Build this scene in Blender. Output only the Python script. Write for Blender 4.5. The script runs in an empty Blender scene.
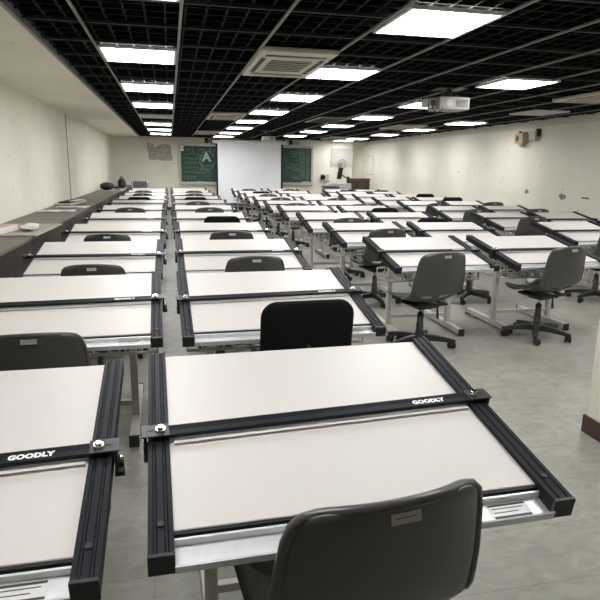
import bpy, bmesh, math, random
import numpy as np
from mathutils import Vector, Matrix
random.seed(7)
PI = math.pi
R = math.radians
scene = bpy.context.scene
COL = scene.collection

# ------------------------------------------------------------------ materials
def mat(name, col, rough=.5, metal=0., var=.06, scale=8., bump=0., bscale=60., emit=None, spec=.5, alpha=None, trans=0.):
    m = bpy.data.materials.new(name); m.use_nodes = True
    nt = m.node_tree; b = nt.nodes['Principled BSDF']
    b.inputs['Roughness'].default_value = rough
    b.inputs['Metallic'].default_value = metal
    b.inputs['Specular IOR Level'].default_value = spec
    if trans: b.inputs['Transmission Weight'].default_value = trans
    geo = nt.nodes.new('ShaderNodeNewGeometry')
    n = nt.nodes.new('ShaderNodeTexNoise'); n.inputs['Scale'].default_value = scale; n.inputs['Detail'].default_value = 4
    nt.links.new(geo.outputs['Position'], n.inputs['Vector'])
    r = nt.nodes.new('ShaderNodeValToRGB')
    r.color_ramp.elements[0].position = .3; r.color_ramp.elements[1].position = .7
    r.color_ramp.elements[0].color = tuple(c*(1-var) for c in col[:3])+(1,)
    r.color_ramp.elements[1].color = tuple(min(1, c*(1+var)) for c in col[:3])+(1,)
    nt.links.new(n.outputs['Fac'], r.inputs['Fac'])
    nt.links.new(r.outputs['Color'], b.inputs['Base Color'])
    if bump:
        n2 = nt.nodes.new('ShaderNodeTexNoise'); n2.inputs['Scale'].default_value = bscale
        nt.links.new(geo.outputs['Position'], n2.inputs['Vector'])
        bp = nt.nodes.new('ShaderNodeBump'); bp.inputs['Strength'].default_value = bump; bp.inputs['Distance'].default_value = .01
        nt.links.new(n2.outputs['Fac'], bp.inputs['Height']); nt.links.new(bp.outputs['Normal'], b.inputs['Normal'])
    if emit:
        b.inputs['Emission Color'].default_value = (*emit[0], 1); b.inputs['Emission Strength'].default_value = emit[1]
    return m

def wall_mat(name, base, stain):
    m = bpy.data.materials.new(name); m.use_nodes = True
    nt = m.node_tree; b = nt.nodes['Principled BSDF']; b.inputs['Roughness'].default_value = .75
    L = nt.links.new; N = nt.nodes.new
    geo = N('ShaderNodeNewGeometry')
    n = N('ShaderNodeTexNoise'); n.inputs['Scale'].default_value = .9; n.inputs['Detail'].default_value = 6
    L(geo.outputs['Position'], n.inputs['Vector'])
    r = N('ShaderNodeValToRGB'); r.color_ramp.elements[0].position = .35; r.color_ramp.elements[1].position = .65
    r.color_ramp.elements[0].color = (*[c*.9 for c in base], 1); r.color_ramp.elements[1].color = (*base, 1)
    L(n.outputs['Fac'], r.inputs['Fac'])
    # small flaked specks
    v = N('ShaderNodeTexVoronoi'); v.inputs['Scale'].default_value = 4.2; v.inputs['Randomness'].default_value = 1
    n3 = N('ShaderNodeTexNoise'); n3.inputs['Scale'].default_value = 25; n3.inputs['Detail'].default_value = 3
    L(geo.outputs['Position'], n3.inputs['Vector'])
    mixv = N('ShaderNodeMix'); mixv.data_type = 'VECTOR'; mixv.inputs['Factor'].default_value = .02
    L(geo.outputs['Position'], mixv.inputs[4]); L(n3.outputs['Color'], mixv.inputs[5])
    L(mixv.outputs[1], v.inputs['Vector'])
    lt = N('ShaderNodeMath'); lt.operation = 'LESS_THAN'; lt.inputs[1].default_value = .075
    L(v.outputs['Distance'], lt.inputs[0])
    mx = N('ShaderNodeMix'); mx.data_type = 'RGBA'
    ml = N('ShaderNodeMath'); ml.operation = 'MULTIPLY'; ml.inputs[1].default_value = .55
    L(lt.outputs[0], ml.inputs[0]); L(ml.outputs[0], mx.inputs[0])
    L(r.outputs['Color'], mx.inputs[6]); mx.inputs[7].default_value = (*stain, 1)
    L(mx.outputs[2], b.inputs['Base Color'])
    bp = N('ShaderNodeBump'); bp.inputs['Strength'].default_value = .15; bp.inputs['Distance'].default_value = .01
    n4 = N('ShaderNodeTexNoise'); n4.inputs['Scale'].default_value = 30
    L(geo.outputs['Position'], n4.inputs['Vector']); L(n4.outputs['Fac'], bp.inputs['Height']); L(bp.outputs['Normal'], b.inputs['Normal'])
    return m

def floor_mat():
    m = bpy.data.materials.new('vinyl_floor'); m.use_nodes = True
    nt = m.node_tree; b = nt.nodes['Principled BSDF']; b.inputs['Roughness'].default_value = .38
    L = nt.links.new; N = nt.nodes.new
    geo = N('ShaderNodeNewGeometry')
    mp = N('ShaderNodeMapping'); mp.inputs['Rotation'].default_value = (0, 0, R(28)); mp.inputs['Scale'].default_value = (3.0, 5.2, 1)
    L(geo.outputs['Position'], mp.inputs['Vector'])
    n = N('ShaderNodeTexNoise'); n.inputs['Scale'].default_value = 2.4; n.inputs['Detail'].default_value = 9; n.inputs['Roughness'].default_value = .68; n.inputs['Distortion'].default_value = 1.2
    L(mp.outputs['Vector'], n.inputs['Vector'])
    r = N('ShaderNodeValToRGB'); r.color_ramp.elements[0].position = .28; r.color_ramp.elements[1].position = .72
    r.color_ramp.elements[0].color = (.215, .212, .180, 1); r.color_ramp.elements[1].color = (.36, .355, .305, 1)
    L(n.outputs['Fac'], r.inputs['Fac'])
    br = N('ShaderNodeTexBrick'); br.offset = 0; br.inputs['Scale'].default_value = 1; br.inputs['Mortar Size'].default_value = .0022
    br.inputs['Brick Width'].default_value = .9; br.inputs['Row Height'].default_value = .31
    br.inputs['Color1'].default_value = (1, 1, 1, 1); br.inputs['Color2'].default_value = (.97, .97, .97, 1); br.inputs['Mortar'].default_value = (.75, .73, .69, 1)
    mp2 = N('ShaderNodeMapping'); mp2.inputs['Location'].default_value = (.1, .0, 0)
    L(geo.outputs['Position'], mp2.inputs['Vector']); L(mp2.outputs['Vector'], br.inputs['Vector'])
    mx = N('ShaderNodeMix'); mx.data_type = 'RGBA'; mx.blend_type = 'MULTIPLY'; mx.inputs[0].default_value = 1
    L(r.outputs['Color'], mx.inputs[6]); L(br.outputs['Color'], mx.inputs[7])
    # dark scuffs
    v = N('ShaderNodeTexVoronoi'); v.inputs['Scale'].default_value = 1.3
    L(geo.outputs['Position'], v.inputs['Vector'])
    lt = N('ShaderNodeMath'); lt.operation = 'LESS_THAN'; lt.inputs[1].default_value = .016
    L(v.outputs['Distance'], lt.inputs[0])
    m2 = N('ShaderNodeMix'); m2.data_type = 'RGBA'
    L(lt.outputs[0], m2.inputs[0]); L(mx.outputs[2], m2.inputs[6]); m2.inputs[7].default_value = (.06, .055, .05, 1)
    L(m2.outputs[2], b.inputs['Base Color'])
    return m

def light_mat():
    m = bpy.data.materials.new('lit_diffuser'); m.use_nodes = True
    nt = m.node_tree; L = nt.links.new; N = nt.nodes.new
    for n in list(nt.nodes):
        if n.type != 'OUTPUT_MATERIAL': nt.nodes.remove(n)
    out = nt.nodes[0]
    tc = N('ShaderNodeTexCoord'); w = N('ShaderNodeTexWave'); w.wave_type = 'BANDS'; w.bands_direction = 'X'
    w.inputs['Scale'].default_value = 4.3; w.inputs['Distortion'].default_value = 0
    L(tc.outputs['Object'], w.inputs['Vector'])
    mr = N('ShaderNodeMapRange'); mr.inputs['To Min'].default_value = .7; mr.inputs['To Max'].default_value = 1.3
    L(w.outputs['Fac'], mr.inputs['Value'])
    mu = N('ShaderNodeMath'); mu.operation = 'MULTIPLY'; mu.inputs[1].default_value = LIGHT
    L(mr.outputs['Result'], mu.inputs[0])
    e = N('ShaderNodeEmission'); e.inputs['Color'].default_value = (1., .99, .975, 1)
    L(mu.outputs[0], e.inputs['Strength']); L(e.outputs[0], out.inputs['Surface'])
    return m
LIGHT = 20.

M = dict(
    board=mat('cream_laminate', (.635, .604, .576), .42, var=.015, scale=3, bump=.02, bscale=300),
    rail=mat('black_anodised_aluminium', (.0125, .0135, .018), .5, .0, var=.12, scale=20, spec=.14),
    groove=mat('rail_groove_shadow', (.008, .008, .01), .6),
    black=mat('black_plastic', (.014, .014, .015), .42, var=.15, scale=30),
    fabric=mat('black_fabric', (.009, .009, .010), .95, var=.4, scale=400, bump=.3, bscale=700, spec=.15),
    shell=mat('grey_moulded_plastic', (.070, .070, .067), .30, var=.06, scale=12, bump=.05, bscale=500),
    silver=mat('brushed_aluminium', (.74, .75, .77), .40, .45, var=.05, scale=40),
    chrome=mat('polished_chrome', (.75, .74, .72), .15, 1., var=.03),
    white_steel=mat('white_painted_steel', (.62, .61, .57), .4, var=.04, scale=10),
    acrylic=mat('clear_acrylic_edge', (.72, .70, .68), .3, var=.02),
    letter=mat('white_printed_letters', (.85, .85, .85), .6, var=.01),
    sticker=mat('sticker_paper', (.75, .75, .74), .5, var=.04, scale=60),
    ink=mat('printed_ink', (.05, .05, .055), .6),
    chairlabel=mat('silver_label', (.42, .41, .39), .35, .3, var=.06, scale=200),
    darkplen=mat('black_plenum_paint', (.002, .002, .002), .9, var=.3, scale=3),
    slat=mat('black_grid_cell', (.0022, .0024, .003), .7, var=.2, scale=5, spec=.1),
    crossr=mat('dim_grid_runner', (.018, .018, .019), .6, spec=.2),
    runner=mat('grey_grid_runner', (.20, .195, .185), .5, var=.05),
    fixt=mat('fixture_white', (.75, .75, .74), .4),
    unlit=mat('unlit_diffuser', (.46, .45, .42), .4, var=.1, scale=40),
    acw=mat('aged_air_conditioner_plastic', (.58, .54, .45), .5, var=.08, scale=9),
    acd=mat('vent_shadow', (.05, .045, .04), .7),
    wood=mat('dark_brown_panel', (.042, .028, .020), .5, var=.3, scale=5),
    ledge=mat('worn_ledge_top', (.128, .108, .088), .5, var=.28, scale=4, bump=.05),
    brown=mat('brown_wood_cabinet', (.105, .052, .030), .45, var=.2, scale=6),
    chalk=mat('chalk_green', (.022, .070, .050), .6, var=.22, scale=4),
    chalkline=mat('chalk_strokes', (.30, .36, .33), .9, var=.1, scale=60),
    chalkbold=mat('chalk_bold_strokes', (.50, .55, .52), .9, var=.1, scale=60),
    alu=mat('chalkboard_frame', (.50, .49, .46), .4, .3),
    screen=mat('projection_fabric', (.92, .945, 1.0), .7, var=.02, scale=2),
    wb=mat('whiteboard_face', (.50, .48, .45), .45, var=.02),
    torn=mat('torn_paper_backing', (.44, .385, .335), .9, var=.25, scale=14, bump=.2),
    tornl=mat('torn_paper_light', (.66, .62, .55), .9, var=.1, scale=14),
    greysheet=mat('grey_drawing_sheet', (.34, .33, .29), .55, var=.06),
    pink=mat('pink_printed_paper', (.60, .40, .34), .6, var=.1, scale=20),
    paper=mat('white_paper', (.72, .70, .67), .6, var=.04, scale=30),
    bag=mat('black_nylon', (.012, .012, .014), .65, var=.4, scale=30, bump=.3, bscale=60),
    greyplastic=mat('light_grey_plastic', (.42, .42, .40), .45, var=.05),
    bluegrey=mat('bluegrey_chair_plastic', (.14, .15, .165), .45, var=.08),
    dark=mat('dark_screen', (.006, .006, .007), .6, spec=.2),
    blue=mat('blue_felt', (.12, .22, .36), .8),
    speakw=mat('yellowed_speaker_plastic', (.46, .38, .25), .5, var=.15, scale=20),
    crackm=mat('crack_line', (.20, .175, .13), .9, var=.3),
    basebrown=mat('brown_vinyl_skirting', (.055, .030, .022), .5, var=.15),
    smudge=mat('grey_wall_smudge', (.24, .23, .21), .9, var=.4, scale=25),
    gap=mat('dark_border_tape', (.012, .012, .014), .6),
)
M['wall'] = wall_mat('cream_wall_paint', (.84, .812, .70), (.26, .20, .12))
M['soff'] = wall_mat('soffit_paint', (.80, .76, .66), (.34, .26, .19))
M['floor'] = floor_mat()
M['lit'] = light_mat()

# ------------------------------------------------------------------ mesh helper
class MB:
    def __init__(s): s.bm = bmesh.new(); s.mats = []
    def mi(s, m):
        if m not in s.mats: s.mats.append(m)
        return s.mats.index(m)
    def _merge(s, bm2, m, mx=None, smooth=False):
        i = s.mi(m)
        if mx is not None: bmesh.ops.transform(bm2, matrix=mx, verts=bm2.verts)
        vm = {v: s.bm.verts.new(v.co) for v in bm2.verts}
        for f in bm2.faces:
            try:
                nf = s.bm.faces.new([vm[v] for v in f.verts]); nf.material_index = i; nf.smooth = smooth or f.smooth
            except ValueError: pass
        bm2.free(); return s
    def box(s, m, x0, x1, y0, y1, z0, z1, bev=0., seg=2, mx=None):
        b = bmesh.new(); bmesh.ops.create_cube(b, size=1)
        bmesh.ops.transform(b, matrix=Matrix.Translation(((x0+x1)/2, (y0+y1)/2, (z0+z1)/2)) @ Matrix.Diagonal((x1-x0, y1-y0, z1-z0, 1)), verts=b.verts)
        if bev: bmesh.ops.bevel(b, geom=list(b.edges), offset=bev, segments=seg, profile=.5, affect='EDGES')
        return s._merge(b, m, mx)
    def cyl(s, m, p, q, r, r2=None, n=12, cap=True, smooth=True):
        p, q = Vector(p), Vector(q); d = q-p
        b = bmesh.new(); bmesh.ops.create_cone(b, cap_ends=cap, segments=n, radius1=r, radius2=r if r2 is None else r2, depth=d.length)
        for f in b.faces: f.smooth = smooth and len(f.verts) == 4
        mx = Matrix.Translation((p+q)/2) @ d.to_track_quat('Z', 'Y').to_matrix().to_4x4()
        return s._merge(b, m, mx)
    def tube(s, m, pts, r, n=6, closed=False):
        pts = [Vector(p) for p in pts]; rings = []; i = s.mi(m); N = len(pts)
        for k, p in enumerate(pts):
            a = pts[k-1] if (k or closed) else p; c = pts[(k+1) % N] if (k < N-1 or closed) else p
            t = (c-a).normalized(); q = t.to_track_quat('Z', 'Y')
            rr = r[k] if isinstance(r, (list, tuple)) else r
            rings.append([s.bm.verts.new(p + q @ Vector((rr*math.cos(2*PI*j/n), rr*math.sin(2*PI*j/n), 0))) for j in range(n)])
        for k in range(N if closed else N-1):
            A, B = rings[k], rings[(k+1) % N]
            for j in range(n):
                f = s.bm.faces.new([A[j], A[(j+1) % n], B[(j+1) % n], B[j]]); f.material_index = i; f.smooth = True
        if not closed:
            for rg, fl in ((rings[0], True), (rings[-1], False)):
                f = s.bm.faces.new(rg[::-1] if fl else rg); f.material_index = i
        return s
    def prism(s, m, prof, axis, a0, a1):
        """extrude a closed 2-D profile along an axis ('x': prof=(y,z), 'y': prof=(x,z), 'z': prof=(x,y))"""
        def P(u, v, a): return {'x': (a, u, v), 'y': (u, a, v), 'z': (u, v, a)}[axis]
        i = s.mi(m); A = [s.bm.verts.new(P(u, v, a0)) for u, v in prof]; B = [s.bm.verts.new(P(u, v, a1)) for u, v in prof]
        n = len(prof)
        fs = [s.bm.faces.new([A[k], A[(k+1) % n], B[(k+1) % n], B[k]]) for k in range(n)] + [s.bm.faces.new(A[::-1]), s.bm.faces.new(B)]
        for f in fs: f.material_index = i
        bmesh.ops.recalc_face_normals(s.bm, faces=fs)
        return s
    def lathe(s, m, prof, c=(0, 0, 0), n=20):
        i = s.mi(m); c = Vector(c); rings = []
        for r, z in prof: rings.append([s.bm.verts.new(c+Vector((max(r, 1e-4)*math.cos(2*PI*j/n), max(r, 1e-4)*math.sin(2*PI*j/n), z))) for j in range(n)])
        for A, B in zip(rings, rings[1:]):
            for j in range(n):
                f = s.bm.faces.new([A[j], A[(j+1) % n], B[(j+1) % n], B[j]]); f.material_index = i; f.smooth = True
        return s
    def poly(s, m, pts):
        f = s.bm.faces.new([s.bm.verts.new(p) for p in pts]); f.material_index = s.mi(m); return s
    def blob(s, m, c, rx, ry, rz, seed=0, amp=.15, sub=3):
        b = bmesh.new(); bmesh.ops.create_icosphere(b, subdivisions=sub, radius=1)
        rnd = random.Random(seed); ph = [rnd.uniform(0, 6) for _ in range(6)]
        for v in b.verts:
            d = v.co.copy(); k = 1+amp*(math.sin(3*d.x+ph[0])*math.sin(4*d.y+ph[1])+.6*math.sin(7*d.z+ph[2]+4*d.x)+.4*math.sin(9*d.y+ph[3]))
            v.co = Vector((c[0]+d.x*k*rx, c[1]+d.y*k*ry, max(c[2]-rz*.98, c[2]+d.z*k*rz)))
        for f in b.faces: f.smooth = True
        return s._merge(b, m)
    def mesh(s, me, m, mx):
        b = bmesh.new(); b.from_mesh(me); return s._merge(b, m, mx)
    def build(s, name, parent=None, loc=(0, 0, 0), rot=(0, 0, 0)):
        me = bpy.data.meshes.new(name); bmesh.ops.recalc_face_normals(s.bm, faces=list(s.bm.faces)) if False else None
        s.bm.to_mesh(me); s.bm.free()
        for m in s.mats: me.materials.append(m)
        o = bpy.data.objects.new(name, me); COL.objects.link(o)
        o.location = loc; o.rotation_euler = rot
        if parent: o.parent = parent
        return o

def tag(o, label, cat, group=None, kind=None):
    o['label'] = label; o['category'] = cat
    if group: o['group'] = group
    if kind: o['kind'] = kind
    return o
def struct(o): o['kind'] = 'structure'; return o
def empty(name, loc=(0, 0, 0), rz=0.):
    o = bpy.data.objects.new(name, None); o.empty_display_size = .05; COL.objects.link(o)
    o.location = loc; o.rotation_euler = (0, 0, rz); return o
def kids(o): return [c for c in bpy.data.objects if c.parent == o]
def copy_tree(o, parent=None):
    c = o.copy(); COL.objects.link(c); c.parent = parent
    for ch in TREE.get(o.name, []):
        k = copy_tree(ch, c)
        TREE.setdefault(c.name, []).append(k)
    return c
TREE = {}
def index_tree(root):
    for ch in kids(root):
        TREE.setdefault(root.name, []).append(ch); index_tree(ch)
def text_mesh(txt, size, offset=0., shear=0., spacing=1.):
    cu = bpy.data.curves.new('t', 'FONT'); cu.body = txt; cu.size = size; cu.offset = offset; cu.shear = shear; cu.space_character = spacing
    cu.align_x = 'LEFT'; cu.align_y = 'CENTER'; cu.resolution_u = 3
    o = bpy.data.objects.new('t', cu); COL.objects.link(o)
    bpy.context.view_layer.update()
    me = bpy.data.meshes.new_from_object(o.evaluated_get(bpy.context.evaluated_depsgraph_get()))
    bpy.data.objects.remove(o); bpy.data.curves.remove(cu); return me
def evaluated(o):
    """replace an object's mesh by its modified mesh and drop the modifiers"""
    bpy.context.view_layer.update()
    me = bpy.data.meshes.new_from_object(o.evaluated_get(bpy.context.evaluated_depsgraph_get()))
    o.modifiers.clear(); o.data = me
    return o

# ------------------------------------------------------------------ camera
f_px, pitch, yaw, roll, CZ = 580.53, R(12.875), R(12.542), R(.781), 1.4255
cy, sy, cp, sp = math.cos(yaw), math.sin(yaw), math.cos(pitch), math.sin(pitch)
Rt = Vector((cy, -sy, 0)); Fw = Vector((sy*cp, cy*cp, -sp)); Up = Vector((sy*sp, cy*sp, cp))
c_, s_ = math.cos(roll), math.sin(roll)
R2 = c_*Rt + s_*Up; U2 = -s_*Rt + c_*Up
cam_d = bpy.data.cameras.new('camera'); cam = bpy.data.objects.new('camera', cam_d); COL.objects.link(cam)
cam_d.sensor_width = 36; cam_d.lens = f_px*36/600; cam_d.clip_start = .05; cam_d.clip_end = 100
cam.matrix_world = Matrix.Translation((0, 0, CZ)) @ Matrix((R2, U2, -Fw)).transposed().to_4x4()
scene.camera = cam

# ------------------------------------------------------------------ room shell
XL, XR, YB, YF, ZC = -1.768, 6.65, 19.7, -2.2, 2.30
def slab(name, m, *b): return struct(MB().box(m, *b).build(name))
slab('floor', M['floor'], XL-.2, XR+.2, YF-.2, YB+.6, -.1, 0)
slab('wall_left', M['wall'], XL-.15, XL, YF-.15, YB+.6, 0, 2.9)
slab('wall_right', M['wall'], XR, XR+.15, YF-.15, YB+.6, 0, 2.9)
slab('wall_back', M['wall'], XL, 6.16, YB, YB+.15, 0, 2.9)
slab('wall_back_recess', M['wall'], 6.16, XR, YB+.3, YB+.45, 0, 2.9)
slab('wall_rear', M['wall'], XL, XR, YF-.15, YF, 0, 2.9)
slab('ceiling', M['darkplen'], XL-.15, XR+.15, YF-.15, YB+.6, 2.72, 2.82)
# cream dropped soffit along the left wall, with a thin lighter edge
s = MB().box(M['soff'], XL, -.885, YF, YB, ZC-.005, 2.72).box(M['runner'], -.885, -.86, YF, YB, ZC-.02, ZC+.06)
struct(s.build('ceiling_soffit_left'))
slab('trim_1', M['soff'], XR-.05, XR, YF, YB+.3, ZC-.11, 2.72)
slab('trim_2', M['soff'], 5.9, XR-.05, YB-.02, YB+.3, ZC-.02, 2.72)
# open black cell grid
g = MB()
x = -.84
while x < XR-.06:
    g.box(M['slat'], x-.006, x+.006, YF, YB, ZC+.02, ZC+.07); x += .121
y = YF+.05
while y < YB:
    g.box(M['slat'], -.86, XR-.05, y-.006, y+.006, ZC+.018, ZC+.07); y += .15
y = .55
while y < YB:
    g.box(M['crossr'], -.86, XR-.05, y-.012, y+.012, ZC+.004, ZC+.018); y += .605
struct(g.build('ceiling_grid'))
for k in range(-1, 12):
    xx = .097+.605*k
    slab('trim_%d' % (k+4), M['runner'], xx-.009, xx+.009, YF, YB, ZC-.008, ZC+.004)
# seam down the left wall
slab('trim_16', M['crackm'], XL, XL+.006, 11.33, 11.37, .80, ZC-.005)
slab('trim_17', M['soff'], 6.14, 6.16, YB-.01, YB+.3, 0, ZC-.02)
# pillar at the right edge
P0, P1 = 2.225, 2.60
struct(MB().box(M['wall'], P0, P0+.6, P1-.6, P1, 0, ZC+.02, .006).build('pillar'))
struct(MB().box(M['basebrown'], P0-.012, P0+.612, P1-.612, P1+.012, 0, .10).build('baseboard_pillar'))
slab('baseboard_right', M['basebrown'], XR-.012, XR, YF, YB+.3, 0, .10)
slab('baseboard_back', M['basebrown'], -1.15, 6.16, YB-.012, YB, 0, .10)

# ------------------------------------------------------------------ ledge along the left wall
LZ, LX = .80, -1.205
le = empty('wall_ledge', ((XL+LX)/2, 9, 0))
tag(le, 'long dark brown built-in ledge running along the left wall', 'ledge')
MB().box(M['ledge'], XL+.002, LX, YF+.01, YB-.01, LZ-.03, LZ, .004).build('ledge_top', le, (-le.location.x, -9, 0))
m_ = MB().box(M['wood'], XL+.002, LX-.025, YF+.01, YB-.01, 0, LZ-.03)
yy = YF+.5
while yy < YB:
    m_.box(M['groove'], LX-.026, LX-.0235, yy-.004, yy+.004, .02, LZ-.04); yy += 1.22
m_.build('ledge_front', le, (-le.location.x, -9, 0))

# ------------------------------------------------------------------ drawing table
ZF, DD = .802, .86          # height of the far edge, depth of the rails
good = text_mesh('GOODLY', .0235, .0015, .0, 1.05)
def make_table(W, detail=True):
    root = empty('drawing_table')
    h = W/2; rw = .054
    b = MB().box(M['board'], -h+rw-.002, h-rw+.002, -.778, -.004, -.022, 0, .002, 1)
    b.box(M['groove'], -h+rw, h-rw, -.786, -.778, -.03, -.004)
    board = b.build('drawing_board', root, (0, 0, ZF), (R(10.5), 0, 0))
    # side rails with two grooves, end cap and screw
    for sgn in (-1, 1):
        a, c = (-h, -h+rw) if sgn < 0 else (h-rw, h)
        t = .014
        prof = [(a, -.034), (c, -.034), (c, t)]
        gx = [c-.010, c-.013, c-.017, c-.020, a+.020, a+.017, a+.013, a+.010] if detail else []
        for k in range(0, len(gx), 4):
            prof += [(gx[k], t), (gx[k+1], t-.004), (gx[k+2], t-.004), (gx[k+3], t)]
        prof += [(a, t)]
        r_ = MB().prism(M['rail'], prof, 'y', -DD+.012, 0)
        r_.box(M['black'], a-.001, c+.001, -DD, -DD+.012, -.036, t+.002, .002, 1)
        r_.cyl(M['black'], ((a+c)/2, -DD+.09, t-.002), ((a+c)/2, -DD+.09, t+.004), .008)
        r_.build('side_rail', board)
    # pencil tray: aluminium channel
    tp = [(-.794, -.006), (-.794, -.030), (-.862, -.034), (-.866, -.012), (-.862, -.010), (-.857, -.026), (-.80, -.024), (-.80, -.006)]
    MB().prism(M['silver'], tp, 'x', -h+rw, h-rw).build('pencil_tray', board)
    if detail:
        st = MB().box(M['sticker'], h-rw-.15, h-rw-.045, -.853, -.80, -.0245, -.0232)
        for k, (u0, u1) in enumerate(((.0, 1.), (.06, .9), (.06, .72), (.0, 1.))):
            yb = -.806-.0125*k
            st.box(M['ink'], h-rw-.148+.1*u0, h-rw-.148+.1*u1, yb-(.006 if k in (0, 3) else .0022), yb, -.0232, -.0226)
        st.build('tray_sticker', board)
    # parallel ruler, centred on its own origin so that it can slide
    rz0, rz1 = .0155, .0265
    pr_ = [(-.022, rz0), (.021, rz0), (.021, rz1)]
    if detail:
        for q in (.014, .008, .002): pr_ += [(q+.0012, rz1), (q+.0006, rz1-.0018), (q-.0006, rz1-.0018), (q-.0012, rz1)]
    pr_ += [(-.020, rz1), (-.022, rz1-.003)]
    ru = MB().prism(M['rail'], pr_, 'x', -h+.012, h-.012)
    ru.box(M['acrylic'], -h+rw+.01, h-rw-.01, -.034, -.022, .004, .0075).box(M['greyplastic'], -h+rw+.01, h-rw-.01, -.0346, -.034, .004, .0076)
    ru.mesh(good, M['letter'], Matrix.Translation((h-.238, -.004, rz1+.0006)))
    ruler = ru.build('parallel_ruler', board, (0, -.43, 0))
    for sgn in (-1, 1):
        x0 = sgn*(h-.028)
        k = MB().box(M['black'], min(x0-sgn*.026, x0+sgn*.046), max(x0-sgn*.026, x0+sgn*.046), -.026, .026, .0265, .0305, .001, 1)
        k.box(M['groove'], x0-.006 if sgn > 0 else x0-.03, x0+.03 if sgn > 0 else x0+.006, -.0022, .0022, .0303, .0308)
        k.cyl(M['chrome'], (x0-sgn*.004, 0, .030), (x0-sgn*.004, 0, .036), .013, n=16).cyl(M['chrome'], (x0-sgn*.004, 0, .036), (x0-sgn*.004, 0, .043), .009, .007, n=14)
        xo = x0+sgn*.036
        k.box(M['black'], xo-.004, xo+.004, -.024, .024, -.05, .0265)                    # hanging bracket
        k.cyl(M['black'], (xo-.006, .012, -.038), (xo+.016, .012, -.038), .012, n=12).cyl(M['black'], (xo-.006, -.014, -.046), (xo+.018, -.014, -.046), .011, n=12)
        k.cyl(M['chrome'], (xo+.003, -.002, -.01), (xo+.015, -.002, -.01), .006, n=8).cyl(M['chrome'], (xo+.003, .014, -.018), (xo+.012, .014, -.018), .005, n=8)
        k.build('ruler_carriage', ruler)
    # white steel frame
    lx = h-.165; py = -.31
    for sgn in (-1, 1):
        X = sgn*lx
        l = MB().box(M['white_steel'], X-.02, X+.02, py-.024, py+.024, .055, .655, .004, 1)
        l.box(M['white_steel'], X-.018, X+.018, -.77, -.10, .60, .618)
        l.cyl(M['black'], (X-.02-.012, py, .64), (X+.032, py, .64), .02)
        l.box(M['white_steel'], X-.012, X+.012, -.68, -.64, .60, .645).box(M['white_steel'], X-.012, X+.012, -.16, -.12, .60, .745)
        leg = l.build('leg', root)
        f = MB().box(M['white_steel'], X-.024, X+.024, -.60, .15, .014, .062, .004, 1)
        f.box(M['black'], X-.0255, X+.0255, -.607, -.598, .0, .064).box(M['black'], X-.0255, X+.0255, .148, .157, .0, .064)
        f.cyl(M['black'], (X, -.57, 0), (X, -.57, .016), .018).cyl(M['black'], (X, .12, 0), (X, .12, .016), .018)
        f.build('foot', leg)
    MB().box(M['white_steel'], -lx+.02, lx-.02, py-.014, py+.014, .115, .145, .002, 1).build('crossbar', root)
    w = MB()
    bz = .505; y0, y1 = -.585, -.348; bw = h-.03
    for yy_, zz in ((y0, bz+.075), (y0, bz), (y1, bz), (y1, bz+.075)):
        w.tube(M['white_steel'], [(-bw, yy_, zz), (bw, yy_, zz)], .008, 6)
    n = 13
    for k in range(n):
        X = -bw+2*bw*k/(n-1)
        w.tube(M['white_steel'], [(X, y0, bz+.075), (X, y0, bz), (X, y1, bz), (X, y1, bz+.075)], .006, 5)
    for X in (-lx+.05, lx-.05):
        for yy_ in (y0, y1): w.box(M['white_steel'], X-.006, X+.006, yy_-.003, yy_+.003, bz, .605)
    w.build('wire_basket', root)
    index_tree(root)
    return root, board, ruler

rowY = [1.93, 3.48, 5.09, 6.64, 8.15, 9.68, 11.17, 12.65, 14.13, 15.62, 17.11]
ordn = ['nearest', 'second', 'third', 'fourth', 'fifth', 'sixth', 'seventh', 'eighth', 'ninth', 'tenth', 'eleventh']
cols = {1: (-1.07, 1.0, 0), 2: (.02, 1.0, 0), 3: (1.71, .905, 2), 4: (2.745, .905, 2), 5: (4.345, .87, 3), 6: (5.30, .82, 3)}
colname = {1: 'in the column beside the left wall ledge', 2: 'in the column left of the wide aisle',
           3: 'in the column right of the wide aisle', 4: 'in the column fourth from the ledge',
           5: 'in the column fifth from the ledge', 6: 'in the column along the right wall'}
RV = {(1, 0): (.485, 4.4), (2, 0): (.432, 4.0), (1, 1): (.425, 2.4), (2, 1): (.415, 3.), (1, 2): (.445, -1), (2, 2): (.425, -.5), (1, 3): (.43, -1.5), (2, 3): (.445, .5), (1, 4): (.42, 0), (2, 4): (.43, 0),
      (2, 5): (.39, 0), (1, 5): (.39, 0), (1, 6): (.35, 0), (2, 6): (.37, 0), (3, 2): (.467, .3), (4, 2): (.483, 0), (3, 3): (.424, 0), (4, 3): (.42, 0), (3, 4): (.455, 0), (5, 3): (.451, 0), (5, 4): (.392, 0)}
TILT = {(1, 0): 10.9, (2, 0): 10.9, (1, 1): 11, (2, 1): 11, (1, 2): 9.6, (2, 2): 9.6, (1, 3): 9.0, (2, 3): 9.0}
protos = {}
def far_edge(c, i):
    if c > 4: return rowY[i]-.18-.02*(i-3)
    return rowY[i] - (.11 if c > 2 and i > 2 else 0)
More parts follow.
